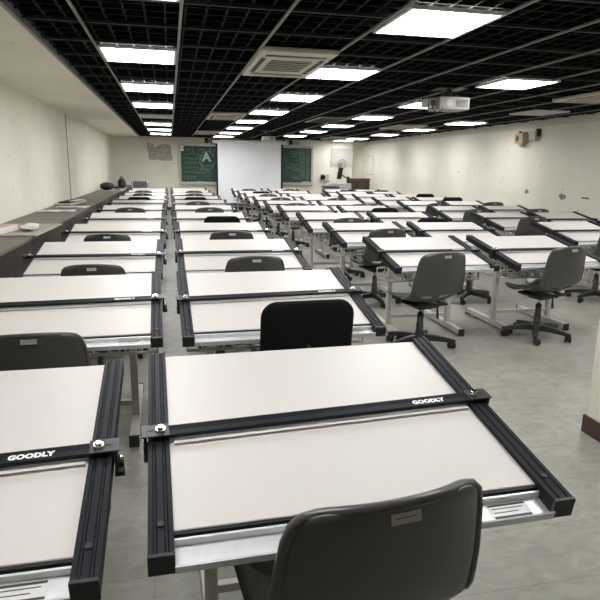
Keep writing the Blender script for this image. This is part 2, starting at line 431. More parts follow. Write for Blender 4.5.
def table(c, i):
    x0, W, first = cols[c]
    det = True
    Yf = far_edge(c, i)
    rz = 0.
    if i == 0:
        x0 = -1.168 if c == 1 else -.090; Yf = 1.855 if c == 1 else 1.918; rz = R(.6) if c == 1 else R(1.3)
    elif i == 1: rz = R(.8)
    else: rz = R(random.uniform(-.5, .5)); x0 += random.uniform(-.012, .012); Yf += random.uniform(-.02, .02)
    key = W
    if key not in protos:
        protos[key] = make_table(W, det); root = protos[key][0]
    else: root = copy_tree(protos[key][0])
    root.location = (x0+W/2, Yf, 0); root.rotation_euler = (0, 0, rz)
    bd = [k for k in kids_fast(root) if k.name.startswith('drawing_board')][0]
    bd.rotation_euler = (R(TILT.get((c, i), random.uniform(9.4, 10.6))), 0, 0)
    rl = [k for k in kids_fast(bd) if k.name.startswith('parallel_ruler')][0]
    v, a = RV.get((c, i), (random.uniform(.38, .47), random.uniform(-.6, .6)))
    rl.location = (0, -v, 0); rl.rotation_euler = (0, 0, R(a)*.6)
    lab = 'white-topped drawing table, %s from the camera %s' % (ordn[i-first], colname[c])
    if i == first: lab = 'white-topped drawing table nearest the camera %s' % colname[c]
    if i == 10: lab = 'white-topped drawing table farthest from the camera %s' % colname[c]
    tag(root, lab, 'drawing table', 'drawing tables set out in columns')
    return root
def kids_fast(o): return TREE.get(o.name, [])
for c in cols:
    for i in range(cols[c][2], 11): table(c, i)

# ------------------------------------------------------------------ chairs
def chair_base(root):
    MB().lathe(M['black'], [(.034, .085), (.034, .14), (.030, .145), (.030, .21), (.026, .215), (.026, .295), (.0, .297)]).cyl(M['chrome'], (0, 0, .29), (0, 0, .37), .014).build('gas_column', root)
    b = MB().lathe(M['black'], [(0, .062), (.05, .062), (.054, .075), (.05, .115), (.036, .125), (0, .126)])
    for k in range(5):
        a = 2*PI*k/5+.9425
        ca, sa = math.cos(a), math.sin(a)
        i = b.mi(M['black']); rings = []
        for (rr, wdt, z0, z1) in ((.035, .030, .068, .115), (.13, .026, .066, .108), (.22, .021, .060, .094), (.275, .018, .056, .082), (.292, .012, .058, .076)):
            pts = [(-wdt, z0), (wdt, z0), (wdt*.7, z1), (-wdt*.7, z1)]
            rings.append([b.bm.verts.new((ca*rr-sa*u, sa*rr+ca*u, z)) for u, z in pts])
        for A, B in zip(rings, rings[1:]):
            for j in range(4):
                f = b.bm.faces.new([A[j], A[(j+1) % 4], B[(j+1) % 4], B[j]]); f.material_index = i
        f = b.bm.faces.new(rings[-1]); f.material_index = i
    base = b.build('star_base', root)
    for k in range(5):
        a = 2*PI*k/5+.9425; X, Y = .272*math.cos(a), .272*math.sin(a)
        sw = a+1.9; d = Vector((math.cos(sw), math.sin(sw), 0)); n = Vector((-d.y, d.x, 0)); cc = Vector((X, Y, .028))+d*.018
        w = MB().cyl(M['black'], cc-n*.026, cc-n*.006, .028, n=14).cyl(M['black'], cc+n*.006, cc+n*.026, .028, n=14)
        w.cyl(M['black'], (X, Y, .03), (X, Y, .062), .009, n=8).cyl(M['black'], cc-n*.008, cc+n*.008, .018, n=10)
        w.build('caster', base)
    MB().box(M['black'], -.09, .09, -.12, .12, .365, .385, .004, 1).box(M['black'], -.06, .06, -.07, .07, .345, .367, .006, 1).build('seat_plate', root)
    MB().tube(M['black'], [(.05, 0, .36), (.13, .0, .355), (.165, .0, .33), (.175, 0, .24)], [.006, .006, .007, .012], 7).build('height_lever', root)

def make_grey():
    root = empty('swivel_chair')
    # profile from top of the back (y backward = negative) down and forward along the seat
    prof = [(-.292, .826, .155), (-.291, .820, .180), (-.286, .796, .197), (-.276, .756, .207), (-.262, .70, .215), (-.244, .63, .223), (-.224, .565, .229), (-.204, .512, .232),
            (-.190, .482, .232), (-.178, .464, .231), (-.150, .440, .229), (-.112, .424, .227), (-.06, .417, .225), (.0, .415, .224), (.07, .418, .222), (.14, .426, .219), (.19, .428, .212), (.222, .418, .198), (.238, .398, .172), (.242, .378, .14)]
    nu = 14; me = MB(); i = me.mi(M['shell']); rows = []
    for k, (y, z, w) in enumerate(prof):
        t = k/(len(prof)-1); rw = []
        for j in range(nu+1):
            u = -1+2*j/nu; e = abs(u)**2.4
            back = max(0, 1-t/.42)
            dy = e*.045*min(1, back*1.6)                     # sides of the back wrap forward
            dz = e*.042*(1 if k > 8 else max(0, (k-5)/4))    # seat edges curl up
            if k <= 1: dz -= e*.016
            rw.append(me.bm.verts.new((u*w, y+dy, z+dz)))
        rows.append(rw)
    for k in range(len(rows)-1):
        for j in range(nu):
            if k in (8,) and (3 <= j <= 5 or 8 <= j <= 10): continue    # two lumbar slots
            f = me.bm.faces.new([rows[k][j], rows[k][j+1], rows[k+1][j+1], rows[k+1][j]]); f.material_index = i; f.smooth = True
    edge = [rows[k][0].co.copy() for k in range(12, -1, -1)] + [v.co.copy() for v in rows[0][1:-1]] + [rows[k][nu].co.copy() for k in range(13)]
    sh = me.build('seat_shell', root)
    md = sh.modifiers.new('a', 'SOLIDIFY'); md.thickness = .016; md.offset = 0
    md = sh.modifiers.new('b', 'SUBSURF'); md.levels = 1; md.render_levels = 1
    evaluated(sh)
    for p in sh.data.polygons: p.use_smooth = True
    n_e = len(edge)
    sm = [edge[0]] + [(edge[k-1]+edge[k]*2+edge[k+1])/4 for k in range(1, n_e-1)] + [edge[-1]]
    MB().tube(M['shell'], sm, [.004+.007*min(1, min(k, n_e-1-k)/5) for k in range(n_e)], 8).build('rolled_rim', sh)
    # label plate on the rear, high in the middle
    a = math.atan2(.012, .06)
    lp = MB().box(M['chairlabel'], -.031, .031, -.0012, .0012, -.013, .013, .0008, 1).box(M['ink'], -.022, .022, -.0016, -.0011, -.002, -.0005).build('label_plate', root, (0, -.2975, .803), (R(-13), 0, 0))
    lp['label'] = 'small pale rectangular label on the backrest'
    MB().box(M['black'], -.13, .13, -.15, -.11, .385, .402, .003, 1).box(M['black'], -.13, .13, .07, .11, .385, .402, .003, 1).box(M['black'], -.15, -.13, -.15, .11, .385, .400, .003, 1).box(M['black'], .13, .15, -.15, .11, .385, .400, .003, 1).build('under_frame', root)
    chair_base(root); index_tree(root); return root

def pad(m, w, h, t, rad, name, parent, loc, rot, bulge=.012):
    """rounded upholstered pad lying in its local x/z plane"""
    mb = MB(); pts = []
    n = 7
    for cx_, cz_, a0 in ((w-rad, h-rad, 0), (-w+rad, h-rad, PI/2), (-w+rad, -h+rad, PI), (w-rad, -h+rad, 1.5*PI)):
        for k in range(n+1): pts.append((cx_+rad*math.cos(a0+PI/2*k/n), cz_+rad*math.sin(a0+PI/2*k/n)))
    i = mb.mi(m); rings = []
    for sc, yv in ((.0, -t-bulge), (.55, -t-bulge*.8), (.85, -t-bulge*.2), (.96, -t*.8), (1., -t*.3), (1., t*.3), (.96, t*.8), (.85, t+bulge*.2), (.55, t+bulge*.8), (.0, t+bulge)):
        rings.append([mb.bm.verts.new((px*max(sc, .01), yv, pz*max(sc, .01))) for px, pz in pts])
    L_ = len(pts)
    for A, B in zip(rings, rings[1:]):
        for j in range(L_):
            f = mb.bm.faces.new([A[j], A[(j+1) % L_], B[(j+1) % L_], B[j]]); f.material_index = i; f.smooth = True
    for rg in (rings[0], rings[-1]):
        f = mb.bm.faces.new(rg); f.material_index = i
    o = mb.build(name, parent, loc, rot)
    bmx = bmesh.new(); bmx.from_mesh(o.data); bmesh.ops.recalc_face_normals(bmx, faces=bmx.faces); bmx.to_mesh(o.data); bmx.free()
    return o
def make_black():
    root = empty('upholstered_swivel_chair')
    pad(M['fabric'], .222, .175, .026, .075, 'backrest', root, (0, -.235, .655), (R(8), 0, 0))
    pad(M['fabric'], .23, .225, .026, .07, 'seat', root, (0, .02, .425), (R(-90), 0, 0))
    MB().tube(M['black'], [(0, -.10, .385), (0, -.22, .385), (0, -.27, .43), (0, -.268, .55), (0, -.255, .62)], [.016, .016, .017, .016, .014], 8).build('back_bar', root)
    chair_base(root); index_tree(root); return root

pg, pb = None, None
def chair(kind, X, Y, rz, label, dz=0., base=0., group='swivel chairs at the drawing tables'):
    global pg, pb
    if kind == 'g':
        if pg is None: pg = make_grey(); o = pg
        else: o = copy_tree(pg)
    else:
        if pb is None: pb = make_black(); o = pb
        else: o = copy_tree(pb)
    o.location = (X, Y, 0); o.rotation_euler = (0, 0, rz)
    for ch in TREE[o.name]:                                   # seat height set by the gas lift
        if ch.name.startswith('star_base'): ch.rotation_euler.z = -rz+base
        elif not ch.name.startswith('gas_column'):
            if '_z0' not in ch: ch['_z0'] = ch.location.z
            ch.location.z = ch['_z0'] + dz
    tag(o, label, 'chair', group); return o
# column, row index, X, kind, rz(deg), dY
chairs = [
 (1, 1, -.605, 'g', 2, 0), (1, 2, -.53, 'g', -2, 0), (1, 3, -.60, 'g', 2, 0), (1, 5, -.57, 'g', 0, 0), (1, 7, -.59, 'b', 0, 0), (1, 8, -.60, 'g', 2, 0), (1, 9, -.63, 'g', 0, 0),
 (2, 0, .350, 'g', 8, -.08), (2, 1, .595, 'b', 2, 0), (2, 2, .58, 'g', 2, 0), (2, 3, .575, 'g', 0, 0), (2, 4, .61, 'b', 0, 0), (2, 5, .55, 'g', 2, 0), (2, 6, .47, 'g', -3, 0), (2, 7, .48, 'b', 0, 0), (2, 8, .52, 'g', 0, 0), (2, 9, .57, 'g', 0, 0),
 (3, 2, 1.940, 'g', 12, -.165), (3, 3, 2.12, 'g', 8, .0), (3, 4, 2.21, 'g', 0, 0), (3, 6, 2.16, 'g', 0, 0), (3, 7, 2.16, 'g', 0, 0), (3, 8, 2.15, 'g', 0, 0), (3, 9, 2.21, 'b', 0, 0), (3, 10, 2.10, 'g', 0, 0),
 (4, 2, 3.095, 'g', 14, -.045), (4, 4, 3.27, 'b', 0, -.165), (4, 5, 3.25, 'b', 0, 0), (4, 6, 3.27, 'g', 0, -.165), (4, 7, 3.28, 'g', 0, -.165), (4, 10, 3.24, 'g', 0, 0),
 (5, 3, 4.65, 'g', 0, -.205), (5, 4, 4.63, 'g', 2, -.205), (5, 5, 4.66, 'g', 0, -.205), (5, 6, 4.70, 'g', 0, -.20), (5, 10, 4.76, 'b', 0, -.20),
 (6, 5, 5.72, 'g', 0, -.20), (6, 6, 5.80, 'g', 0, -.20), (6, 7, 5.70, 'b', 0, -.235), (6, 8, 5.72, 'b', 0, -.295), (6, 10, 5.77, 'b', 0, -.20)]
DZ = {(1, 1): -.095, (1, 2): -.07, (1, 3): -.035, (2, 2): -.035, (2, 3): -.02, (2, 0): .018, (3, 2): -.01, (3, 4): -.02, (4, 4): -.02, (3, 6): -.02, (4, 6): -.03, (5, 4): .01, (6, 6): .02, (6, 7): .035, (6, 8): .04}
for c, i, X, kind, rz, dY in chairs:
    first = cols[c][2]; k = i-first
    Yf = far_edge(c, i)
    nm = 'grey plastic swivel chair' if kind == 'g' else 'black fabric swivel chair'
    if i == 10: lab = '%s at the farthest table %s' % (nm, colname[c])
    elif k == 0: lab = '%s at the nearest table %s' % (nm, colname[c])
    else: lab = '%s at the %s table %s' % (nm, ordn[k], colname[c])
    chair(kind, X, Yf-.695+dY, R(rz), lab, DZ.get((c, i), 0.), R(36) if (c, i) == (4, 2) else 0.)

# low swivel stool under the second table of the fourth column
st = empty('swivel_stool', (3.22, 5.80, 0), .5)
tag(st, 'black swivel stool with star base behind the nearest grey chair, fourth column from ledge', 'stool')
pad(M['fabric'], .19, .19, .026, .17, 'seat', st, (0, 0, .425), (R(-90), 0, 0)); chair_base(st)

# chair by the back wall
bc = empty('side_chair', (-.86, 18.25, 0), 0)
tag(bc, 'blue-grey chair with square back standing behind the last ledge-side table', 'chair')
pad(M['bluegrey'], .245, .17, .014, .03, 'backrest', bc, (0, -.22, .80), (R(6), 0, 0), .004)
pad(M['bluegrey'], .235, .22, .014, .04, 'seat', bc, (0, 0, .47), (R(-90), 0, 0), .004)
for sx in (-1, 1):
    MB().tube(M['silver'], [(sx*.215, -.235, 0), (sx*.215, -.21, .47), (sx*.215, -.245, .97)], .011, 8).build('leg', bc)
    MB().tube(M['silver'], [(sx*.215, .2, 0), (sx*.215, .18, .46)], .011, 8).build('leg', bc)

# ------------------------------------------------------------------ ceiling fixtures
def fixture(x, y, w, d, lit, label):
    r = empty('ceiling_light', (x, y, ZC))
    z0, z1 = -.012, .004
    f = MB()
    for b in ((-w/2, w/2, -d/2, -d/2+.02), (-w/2, w/2, d/2-.02, d/2), (-w/2, -w/2+.02, -d/2+.02, d/2-.02), (w/2-.02, w/2, -d/2+.02, d/2-.02)): f.box(M['fixt'], *b, z0-.004, z1)
    f.build('frame', r)
    if lit: MB().box(M['lit'], -w/2+.02, w/2-.02, -d/2+.02, d/2-.02, z0, z0+.008).build('diffuser', r)
    else:
        q = MB().box(M['unlit'], -w/2+.02, w/2-.02, -d/2+.02, d/2-.02, z0+.003, z0+.008)
        for k in range(1, 7): q.box(M['fixt'], -w/2+.02+k*(w-.04)/7-.003, -w/2+.02+k*(w-.04)/7+.003, -d/2+.02, d/2-.02, z0-.003, z0+.003)
        for k in range(1, 7): q.box(M['fixt'], -w/2+.02, w/2-.02, -d/2+.02+k*(d-.04)/7-.003, -d/2+.02+k*(d-.04)/7+.003, z0-.003, z0+.003)
        q.build('louvre_panel', r)
    tag(r, label, 'ceiling light', 'square ceiling lights in rows'); return r
rows_l = {'in the line above the left aisle': (-.205, [1.1, 3.15, 5.2, 7.27, 9.3, 11.35, 13.4, 15.4, 17.4], {11.35}),
          'in the line toward the screen': (1.615, [1.5, 3.57, 5.62, 7.66, 9.82, 11.9, 13.97, 16.05, 18.1], set()),
          'in the line right of the near projector': (3.50, [1.6, 3.65, 5.72, 7.95, 10.2, 12.4, 14.6, 16.8], set()),
          'in the line beside the right wall': (5.60, [2.1, 4.2, 6.3, 8.38, 10.72, 12.92, 15.1, 17.5, 18.95], {8.38})}
VISN = {}
for nm, (x, ys, off) in rows_l.items():
    seen = 0
    for k, y in enumerate(ys):
        lit = y not in off
        x_ = x
        if 'right of the near' in nm: x_ = x + .03
        d = Vector((x_, y+.2, ZC-CZ)); zc = d.dot(Fw)
        vis = zc > 0 and 0 < 300+f_px*d.dot(R2)/zc < 600 and 300-f_px*d.dot(U2)/zc > 0
        st_ = 'lit' if lit else 'unlit'
        if vis:
            pos = 'nearest the camera' if seen == 0 else ordn[seen]+' from the camera'
            lab = '%s square ceiling light, %s %s' % (st_, pos, nm); seen += 1
        else: lab = '%s square ceiling light out of view, %s %s' % (st_, ['first', 'second', 'third'][min(k, 2)], nm)
        lab = ' '.join(lab.split()[:16])
        fixture(x_, y, .58, .70 if y > 6.5 else .64, lit, lab)

def cassette(x, y, w, d, label):
    r = empty('air_conditioner', (x, y, ZC))
    b = MB().box(M['acw'], -w/2, w/2, -d/2, d/2, -.035, .004, .012, 2)
    b.build('panel', r)
    g_ = MB().box(M['acd'], -w*.28, w*.28, -d*.22, d*.22, -.0365, -.033)
    for k in range(7): g_.box(M['acw'], -w*.28, w*.28, -d*.2+k*d*.4/6-.006, -d*.2+k*d*.4/6+.006, -.041, -.0365)
    g_.build('grille', r)
    for sg in (-1, 1):
        MB().box(M['acd'], -w*.40, w*.40, sg*d*.36-.035, sg*d*.36+.035, -.0375, -.033).box(M['acw'], -w*.39, w*.39, sg*d*.36-.006, sg*d*.36+.022, -.045, -.0375).build('air_flap', r)
        MB().box(M['acd'], sg*w*.40-.02, sg*w*.40+.02, -d*.28, d*.28, -.0375, -.033).build('air_vent', r)
    tag(r, label, 'air conditioner', 'ceiling air conditioners')
cassette(1.0, 10.75, .60, 1.25, 'yellowed ceiling air conditioner left of the screen lights, nearer of the two there')
cassette(1.0, 16.1, .60, 1.25, 'yellowed ceiling air conditioner left of the screen lights, close above the left chalkboard')
cassette(1.0, 5.2, .60, 1.25, 'yellowed ceiling air conditioner at the top of the photo, nearest the camera')
cassette(4.87, 12.1, .60, 1.25, 'yellowed ceiling air conditioner behind the near projector toward the right wall')
cassette(4.85, 17.3, .60, 1.25, 'yellowed ceiling air conditioner farthest away, above the whiteboard')
cassette(5.02, 6.3, .62, 1.0, 'yellowed ceiling air conditioner close to the right wall at photo edge')
# return-air grille
r = empty('vent_grille', (2.93, 11.05, ZC))
v = MB().box(M['unlit'], -.29, .29, -.6, .6, -.010, .004).build('frame', r)
v = MB()
for k in range(14): v.box(M['acd'], -.25, .25, -.55+k*.083, -.55+k*.083+.03, -.014, -.0095)
v.build('louvre', r)
tag(r, 'grey louvred vent grille in the ceiling ahead of the near projector', 'vent')

# projectors
M['projbody'] = mat('backlit_projector_plastic', (.30, .29, .26), .45, var=.04)  # white case, its backlit shade put into the base colour
def projector(x, y, w, d, h, ztop, label, big=True):
    bodym = M['projbody'] if big else M['greyplastic']
    r = empty('ceiling_projector', (x, y, ztop))
    b = MB().box(bodym, -w/2, w/2, -d/2, d/2, -h, 0, .012, 2)
    b.box(M['acd'], w*.05, w*.42, -d/2-.002, -d/2+.002, -h*.8, -h*.22)
    for k in range(6): b.box(M['greyplastic'], w*.06, w*.41, -d/2-.004, -d/2-.001, -h*.76+k*h*.09, -h*.76+k*h*.09+h*.025)
    b.cyl(M['greyplastic'], (-w*.16, -d/2-.004, -h*.5), (-w*.16, -d/2+.004, -h*.5), h*.28, n=20)
    b.build('body', r)
    MB().cyl(M['black'], (w*.22, d/2-.01, -h*.5), (w*.22, d/2+.05, -h*.5), h*.33, n=20).cyl(M['dark'], (w*.22, d/2+.045, -h*.5), (w*.22, d/2+.053, -h*.5), h*.26, n=20).build('lens', r)
    up = ZC+.01-ztop
    q = MB().box(M['black'], -w*.28, w*.28, -d*.3, d*.3, .0, .014).cyl(M['black'], (0, 0, .01), (0, 0, up), .028)
    for a_ in (-1, 1):
        for b_ in (-1, 1): q.tube(M['black'], [(a_*w*.22, b_*d*.24, .01), (a_*w*.1, b_*d*.1, up*.6), (0, 0, up*.7)], .008, 6)
    q.box(M['black'], -.16, .16, -.13, .13, up-.012, up)
    q.build('ceiling_mount', r)
    if big:
        MB().box(M['greyplastic'], -w/2-.12, -w/2, -d*.34, d*.2, -h*.8, -h*.15, .01, 1).box(M['acd'], -w/2-.08, -w/2-.02, -d*.345, -d*.33, -h*.7, -h*.25).build('connector_box', r)
        c_b = MB().tube(M['black'], [(-w/2-.06, -d*.36, -h*.5), (-w/2-.07, -d*.5, -h*1.0), (-w/2-.02, -d*.5, -h*1.35), (-w/2+.05, -d*.5, -h*1.0), (-w/2+.03, -d*.45, -h*.2), (-w*.2, -.02, up*.5)], .006, 6)
        c_b.tube(M['black'], [(-w/2-.1, -d*.36, -h*.3), (-w/2-.12, -d*.45, -h*1.0), (-w/2-.1, -d*.4, .05), (-w*.15, -.02, up*.8)], .006, 6)
        c_b.build('cable', r)
    tag(r, label, 'projector', 'ceiling projectors')
projector(3.10, 6.36, .37, .30, .135, 2.205, 'large white projector hanging from the ceiling, nearest the camera')
projector(2.46, 15.0, .30, .26, .095, 2.17, 'small white projector hanging far off in front of the screen', False)

# ------------------------------------------------------------------ back wall
cb = empty('chalkboard', (2.53, YB, .88))
bx0, bx1, bz0, bz1 = .31-2.53, 4.76-2.53, 0, 1.22
MB().box(M['chalk'], bx0+.05, bx1-.05, -.03, -.002, .04, bz1-.03).build('writing_surface', cb)
fr = MB().box(M['alu'], bx0, bx0+.06, -.05, -.002, 0, bz1).box(M['alu'], bx1-.06, bx1, -.05, -.002, 0, bz1).box(M['alu'], bx0, bx1, -.05, -.002, bz1-.05, bz1+.03)
fr.build('frame', cb)
MB().box(M['alu'], bx0, bx1, -.12, -.002, -.05, .02, .006, 1).box(M['alu'], bx0, bx1, -.12, -.11, .02, .04).build('chalk_tray', cb)
# chalk writing: left board
def stroke(mb, pts, r=.009, m='chalkline'): mb.tube(M[m], [(a-2.53, -.0325, b-.88) for a, b in pts], r, 4)
rnd = random.Random(3)
def squiggle(mb, x, z, w, h=.035, r=.006):
    n = max(4, int(w/.022)); stroke(mb, [(x+w*k/n, z+rnd.uniform(-h, h)*.8) for k in range(n+1)], r)
w1 = MB()
am = text_mesh('A', .40, .012)
w1.mesh(am, M['chalkbold'], Matrix.Translation((1.055-2.53, -.034, 1.70-.88)) @ Matrix.Rotation(PI/2, 4, 'X'))
stroke(w1, [(1.21+.24*math.cos(t*PI/14), 1.60+.30*math.sin(t*PI/14)) for t in range(2, 28)], .007)
for k in range(4): squiggle(w1, 1.05+.085*k, 1.43, .055, .04, .008)
squiggle(w1, .55, 1.94, .1, .05, .008); stroke(w1, [(.76, 1.86), (.76, 2.0), (.73, 1.97)], .01); stroke(w1, [(.70, 1.86), (.82, 1.86)], .008)
squiggle(w1, .92, 1.93, .26, .03); stroke(w1, [(1.32, 1.86), (1.32, 2.0)], .008); squiggle(w1, 1.4, 1.93, .08, .04)
for z, wd in ((1.79, .44), (1.66, .5), (1.52, .42), (1.38, .36)):
    xx = .5
    while xx < .5+wd:
        ww = rnd.uniform(.05, .12); squiggle(w1, xx, z, ww); xx += ww+.03
    squiggle(w1, 1.0, z-.05, .1)
stroke(w1, [(.4, 1.235), (.7, 1.23), (1.15, 1.20)], .005)
for k in range(4):
    xx = .44+.105*k; stroke(w1, [(xx, 1.04+rnd.uniform(0, .03)), (xx+.03, 1.12), (xx+.06, 1.06), (xx+.02, 1.02), (xx+.07, 1.0)], .010)
squiggle(w1, 1.16, 1.34, .06, .03); squiggle(w1, 1.15, 1.26, .1, .03); squiggle(w1, .93, 1.3, .1, .04)
w1.build('chalk_writing', cb); w1 = MB()
# right board
for col_, x_, wd in ((0, 4.22, .09), (1, 4.36, .12), (2, 4.53, .10)):
    for k in range(17 if col_ else 3):
        squiggle(w1, x_, 1.98-.058*k, wd, .018, .005)
stroke(w1, [(4.32, 2.02), (4.32, 1.0)], .005)
for z, x_, wd in ((1.93, 3.98, .26), (1.86, 4.02, .2), (1.79, 4.05, .18), (1.66, 4.15, .12), (1.52, 3.95, .34), (1.46, 4.02, .2), (1.40, 3.84, .42), (1.33, 4.05, .25), (1.1, 3.98, .28), (1.05, 4.1, .2)):
    squiggle(w1, x_, z, wd, .018, .005)
w1.build('chalk_writing', cb)
tag(cb, 'wide green chalkboard with chalk writing and a circled A, behind projection screen', 'chalkboard')
for k, z in enumerate((2.03, 1.93)):
    o = MB().box(M['letter'], -.045, .045, -.012, 0, -.04, .04, .004, 1).build('board_magnet', None, (.42, YB-.030, z))
    tag(o, 'small white square magnet on chalkboard left end, %s of two' % ('upper' if k == 0 else 'lower'), 'magnet', 'magnets on the chalkboard')
o = MB().box(M['blue'], -.13, .13, -.026, .026, 0, .045, .006, 1).build('chalk_eraser', None, (.98, YB-.082, .9005)); tag(o, 'blue felt eraser on the chalkboard tray near the circled A', 'eraser')
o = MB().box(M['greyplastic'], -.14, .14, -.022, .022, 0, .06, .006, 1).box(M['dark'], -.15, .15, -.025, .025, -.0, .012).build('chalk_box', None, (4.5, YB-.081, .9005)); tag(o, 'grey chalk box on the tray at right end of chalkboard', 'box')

# projection screen, hanging in front
ps = empty('projection_screen', (2.57, 19.35, 2.20))
M['case'] = mat('white_roller_case', (.93, .93, .92), .5, var=.02)
sx0, sx1 = 1.53-2.58, 3.60-2.58
MB().box(M['screen'], sx0+.06, sx1-.06, -.004, .004, -1.95, -.03).build('screen_sheet', ps)
MB().box(M['gap'], sx0-.05, sx0+.01, -.003, .003, -1.95, -.03).box(M['gap'], sx1+.005, sx1+.075, -.003, .003, -1.95, -.03).box(M['gap'], sx0-.05, sx1+.075, -.003, .003, -2.02, -1.95).build('black_border', ps)
MB().box(M['screen'], sx0+.01, sx0+.06, -.004, .004, -1.95, -.03).box(M['screen'], sx1-.06, sx1+.005, -.004, .004, -1.95, -.03).build('screen_margin', ps)
MB().box(M['case'], sx0-.16, sx1+.2, -.06, .05, -.06, .055, .012, 2).build('roller_case', ps)
for xx in (sx0-.34+.0, sx1+.42):
    pass
for xx in (sx0+.05, sx1+.1): MB().box(M['black'], xx-.02, xx+.02, -.02, .02, .045, .085).build('hanger', ps)
tag(ps, 'large blue-white projection screen pulled down over the middle of the chalkboard', 'projection screen')
for k, xx in enumerate((1.20, 3.98)):
    o = MB().box(M['black'], -.05, .05, -.03, .03, -.16, 0).box(M['greyplastic'], .0, .30, -.02, .02, -.16, -.04).build('screen_bracket', None, (xx, YB-.035, ZC+.01))
    tag(o, 'dark bracket above the chalkboard at the %s end of the projection screen' % ('left' if k == 0 else 'right'), 'bracket', 'brackets above the chalkboard')

# torn poster
pt = empty('torn_poster', (-.27, YB, 1.85))
pts = [(-.39, .27), (-.33, .29), (-.30, .16), (-.26, .28), (-.22, .24), (-.18, .12), (-.1, .17), (.0, .22), (.15, .24), (.3, .22), (.36, .12), (.34, -.02), (.39, -.15), (.37, -.28), (.1, -.27), (-.1, -.25), (-.3, -.26), (-.38, -.2), (-.36, -.05), (-.40, .1)]
MB().prism(M['torn'], [(a, b) for a, b in pts], 'y', -.003, 0).build('torn_backing', pt)
MB().prism(M['tornl'], [(a*1.07-.0, b*1.08-.01) for a, b in pts[::2]], 'y', -.0, .002).build('torn_edge', pt)
tag(pt, 'torn brown remains of a poster on the back wall left of chalkboard', 'poster')

# whiteboard, switch box, recess items
wb = empty('whiteboard', (5.78, YB, 1.765))
MB().box(M['wb'], -.38, .38, -.02, -.002, -.295, .295).build('board_face', wb)
MB().box(M['alu'], -.395, .395, -.026, -.002, .29, .308).box(M['alu'], -.395, .395, -.026, -.002, -.308, -.29).box(M['alu'], -.395, -.378, -.026, -.002, -.308, .308).box(M['alu'], .378, .395, -.026, -.002, -.308, .308).build('frame', wb)
tag(wb, 'small white board on the back wall above the lectern', 'whiteboard')
sb = empty('wall_phone', (5.19, YB, 1.07))
MB().box(M['greyplastic'], -.15, .15, -.07, -.002, -.1, .13, .01, 1).build('case', sb)
MB().cyl(M['dark'], (-.08, -.085, .03), (-.08, -.068, .03), .085, n=20).build('dial', sb)
MB().box(M['greyplastic'], -.04, .08, -.06, -.002, -.2, -.1, .01, 1).build('lower_case', sb)
tag(sb, 'grey wall box with round dark dial right of the chalkboard', 'wall box')

# lectern desk
ld = empty('lectern_desk', (5.30, 18.55, 0))
MB().box(M['greyplastic'], -.40, .42, -.25, .25, .0, .86, .01, 1).box(M['greyplastic'], -.02, .42, -.255, .24, .86, .94, .01, 1).build('cabinet_body', ld)
MB().box(M['black'], -.46, -.0, -.3, .25, .80, .845, .006, 1).build('keyboard_shelf', ld)
MB().prism(M['greyplastic'], [(-.40, .86), (-.02, .86), (-.02, .94), (-.25, .94)], 'y', -.25, .24).build('sloped_top', ld)
tag(ld, 'light grey lectern desk in front of the whiteboard', 'lectern')
mn = empty('monitor', (5.47, 18.5, .941))
MB().box(M['dark'], -.02, .02, -.20, .20, -.0, .36, .006, 1, mx=Matrix.Translation((-.12, 0, .13)) @ Matrix.Rotation(R(10), 4, 'Y')).build('display', mn)
MB().tube(M['black'], [(-.08, 0, .28), (.05, 0, .22), (.15, 0, .16), (.2, 0, .2)], .02, 8).box(M['black'], .16, .22, -.05, .05, 0, .21, .004, 1).build('support_arm', mn)
tag(mn, 'black monitor on arm seen edge-on above the lectern desk', 'monitor')
M['fang'] = mat('grey_fan_plastic', (.16, .155, .14), .5)
fn = empty('wall_fan', (5.74, YB-.03, 1.50))
f_ = MB()
for k in range(12): 
    a = 2*PI*k/12; f_.tube(M['fang'], [(0, -.17, .05), (.13*math.cos(a), -.17, .05+.16*math.sin(a))], .004, 4)
f_.tube(M['fang'], [(.13*math.cos(2*PI*k/20), -.17, .05+.16*math.sin(2*PI*k/20)) for k in range(20)], .010, 5, True)
f_.tube(M['fang'], [(.09*math.cos(2*PI*k/20), -.19, .05+.11*math.sin(2*PI*k/20)) for k in range(20)], .006, 5, True)
f_.build('guard', fn)
MB().blob(M['fang'], (0, -.11, .05), .05, .06, .05, 1, .02, 2).build('motor', fn)
bl = MB()
for k in range(3):
    a = 2*PI*k/3
    bl.poly(M['acw'], [(0, -.165, .05), (.11*math.cos(a-.4), -.16, .05+.12*math.sin(a-.4)), (.115*math.cos(a+.3), -.15, .05+.13*math.sin(a+.3))])
bl.build('blade', fn)
MB().tube(M['fang'], [(0, 0, -.08), (-.02, -.05, -.06), (0, -.1, .02)], .018, 8).build('bracket', fn)
tag(fn, 'small grey fan on the back wall at the lower edge of the whiteboard', 'fan')
ct = empty('brown_cabinet', (6.0, 18.6, 0))
MB().box(M['brown'], -.24, .36, -.25, .25, 0, 1.07, .004, 1).build('cabinet_body', ct)
MB().box(M['brown'], -.26, .38, -.27, .26, 1.07, 1.10, .003, 1).build('cabinet_top', ct)
MB().box(M['brown'], -.30, -.26, -.24, .2, .98, 1.08, .003, 1).build('side_shelf', ct)
MB().box(M['wood'], -.2, .32, -.256, -.25, .06, 1.02).build('door', ct)
tag(ct, 'dark brown wooden cabinet in the back right corner beside the lectern', 'cabinet')
wp = MB().box(M['alu'], -.012, 0, -.30, .30, -.31, .31).box(M['wall'], -.016, -.004, -.28, .28, -.29, .29).build('wall_panel', None, (XR-.001, 19.2, 1.52)); tag(wp, 'flat cream access panel on the right wall near back corner', 'panel')

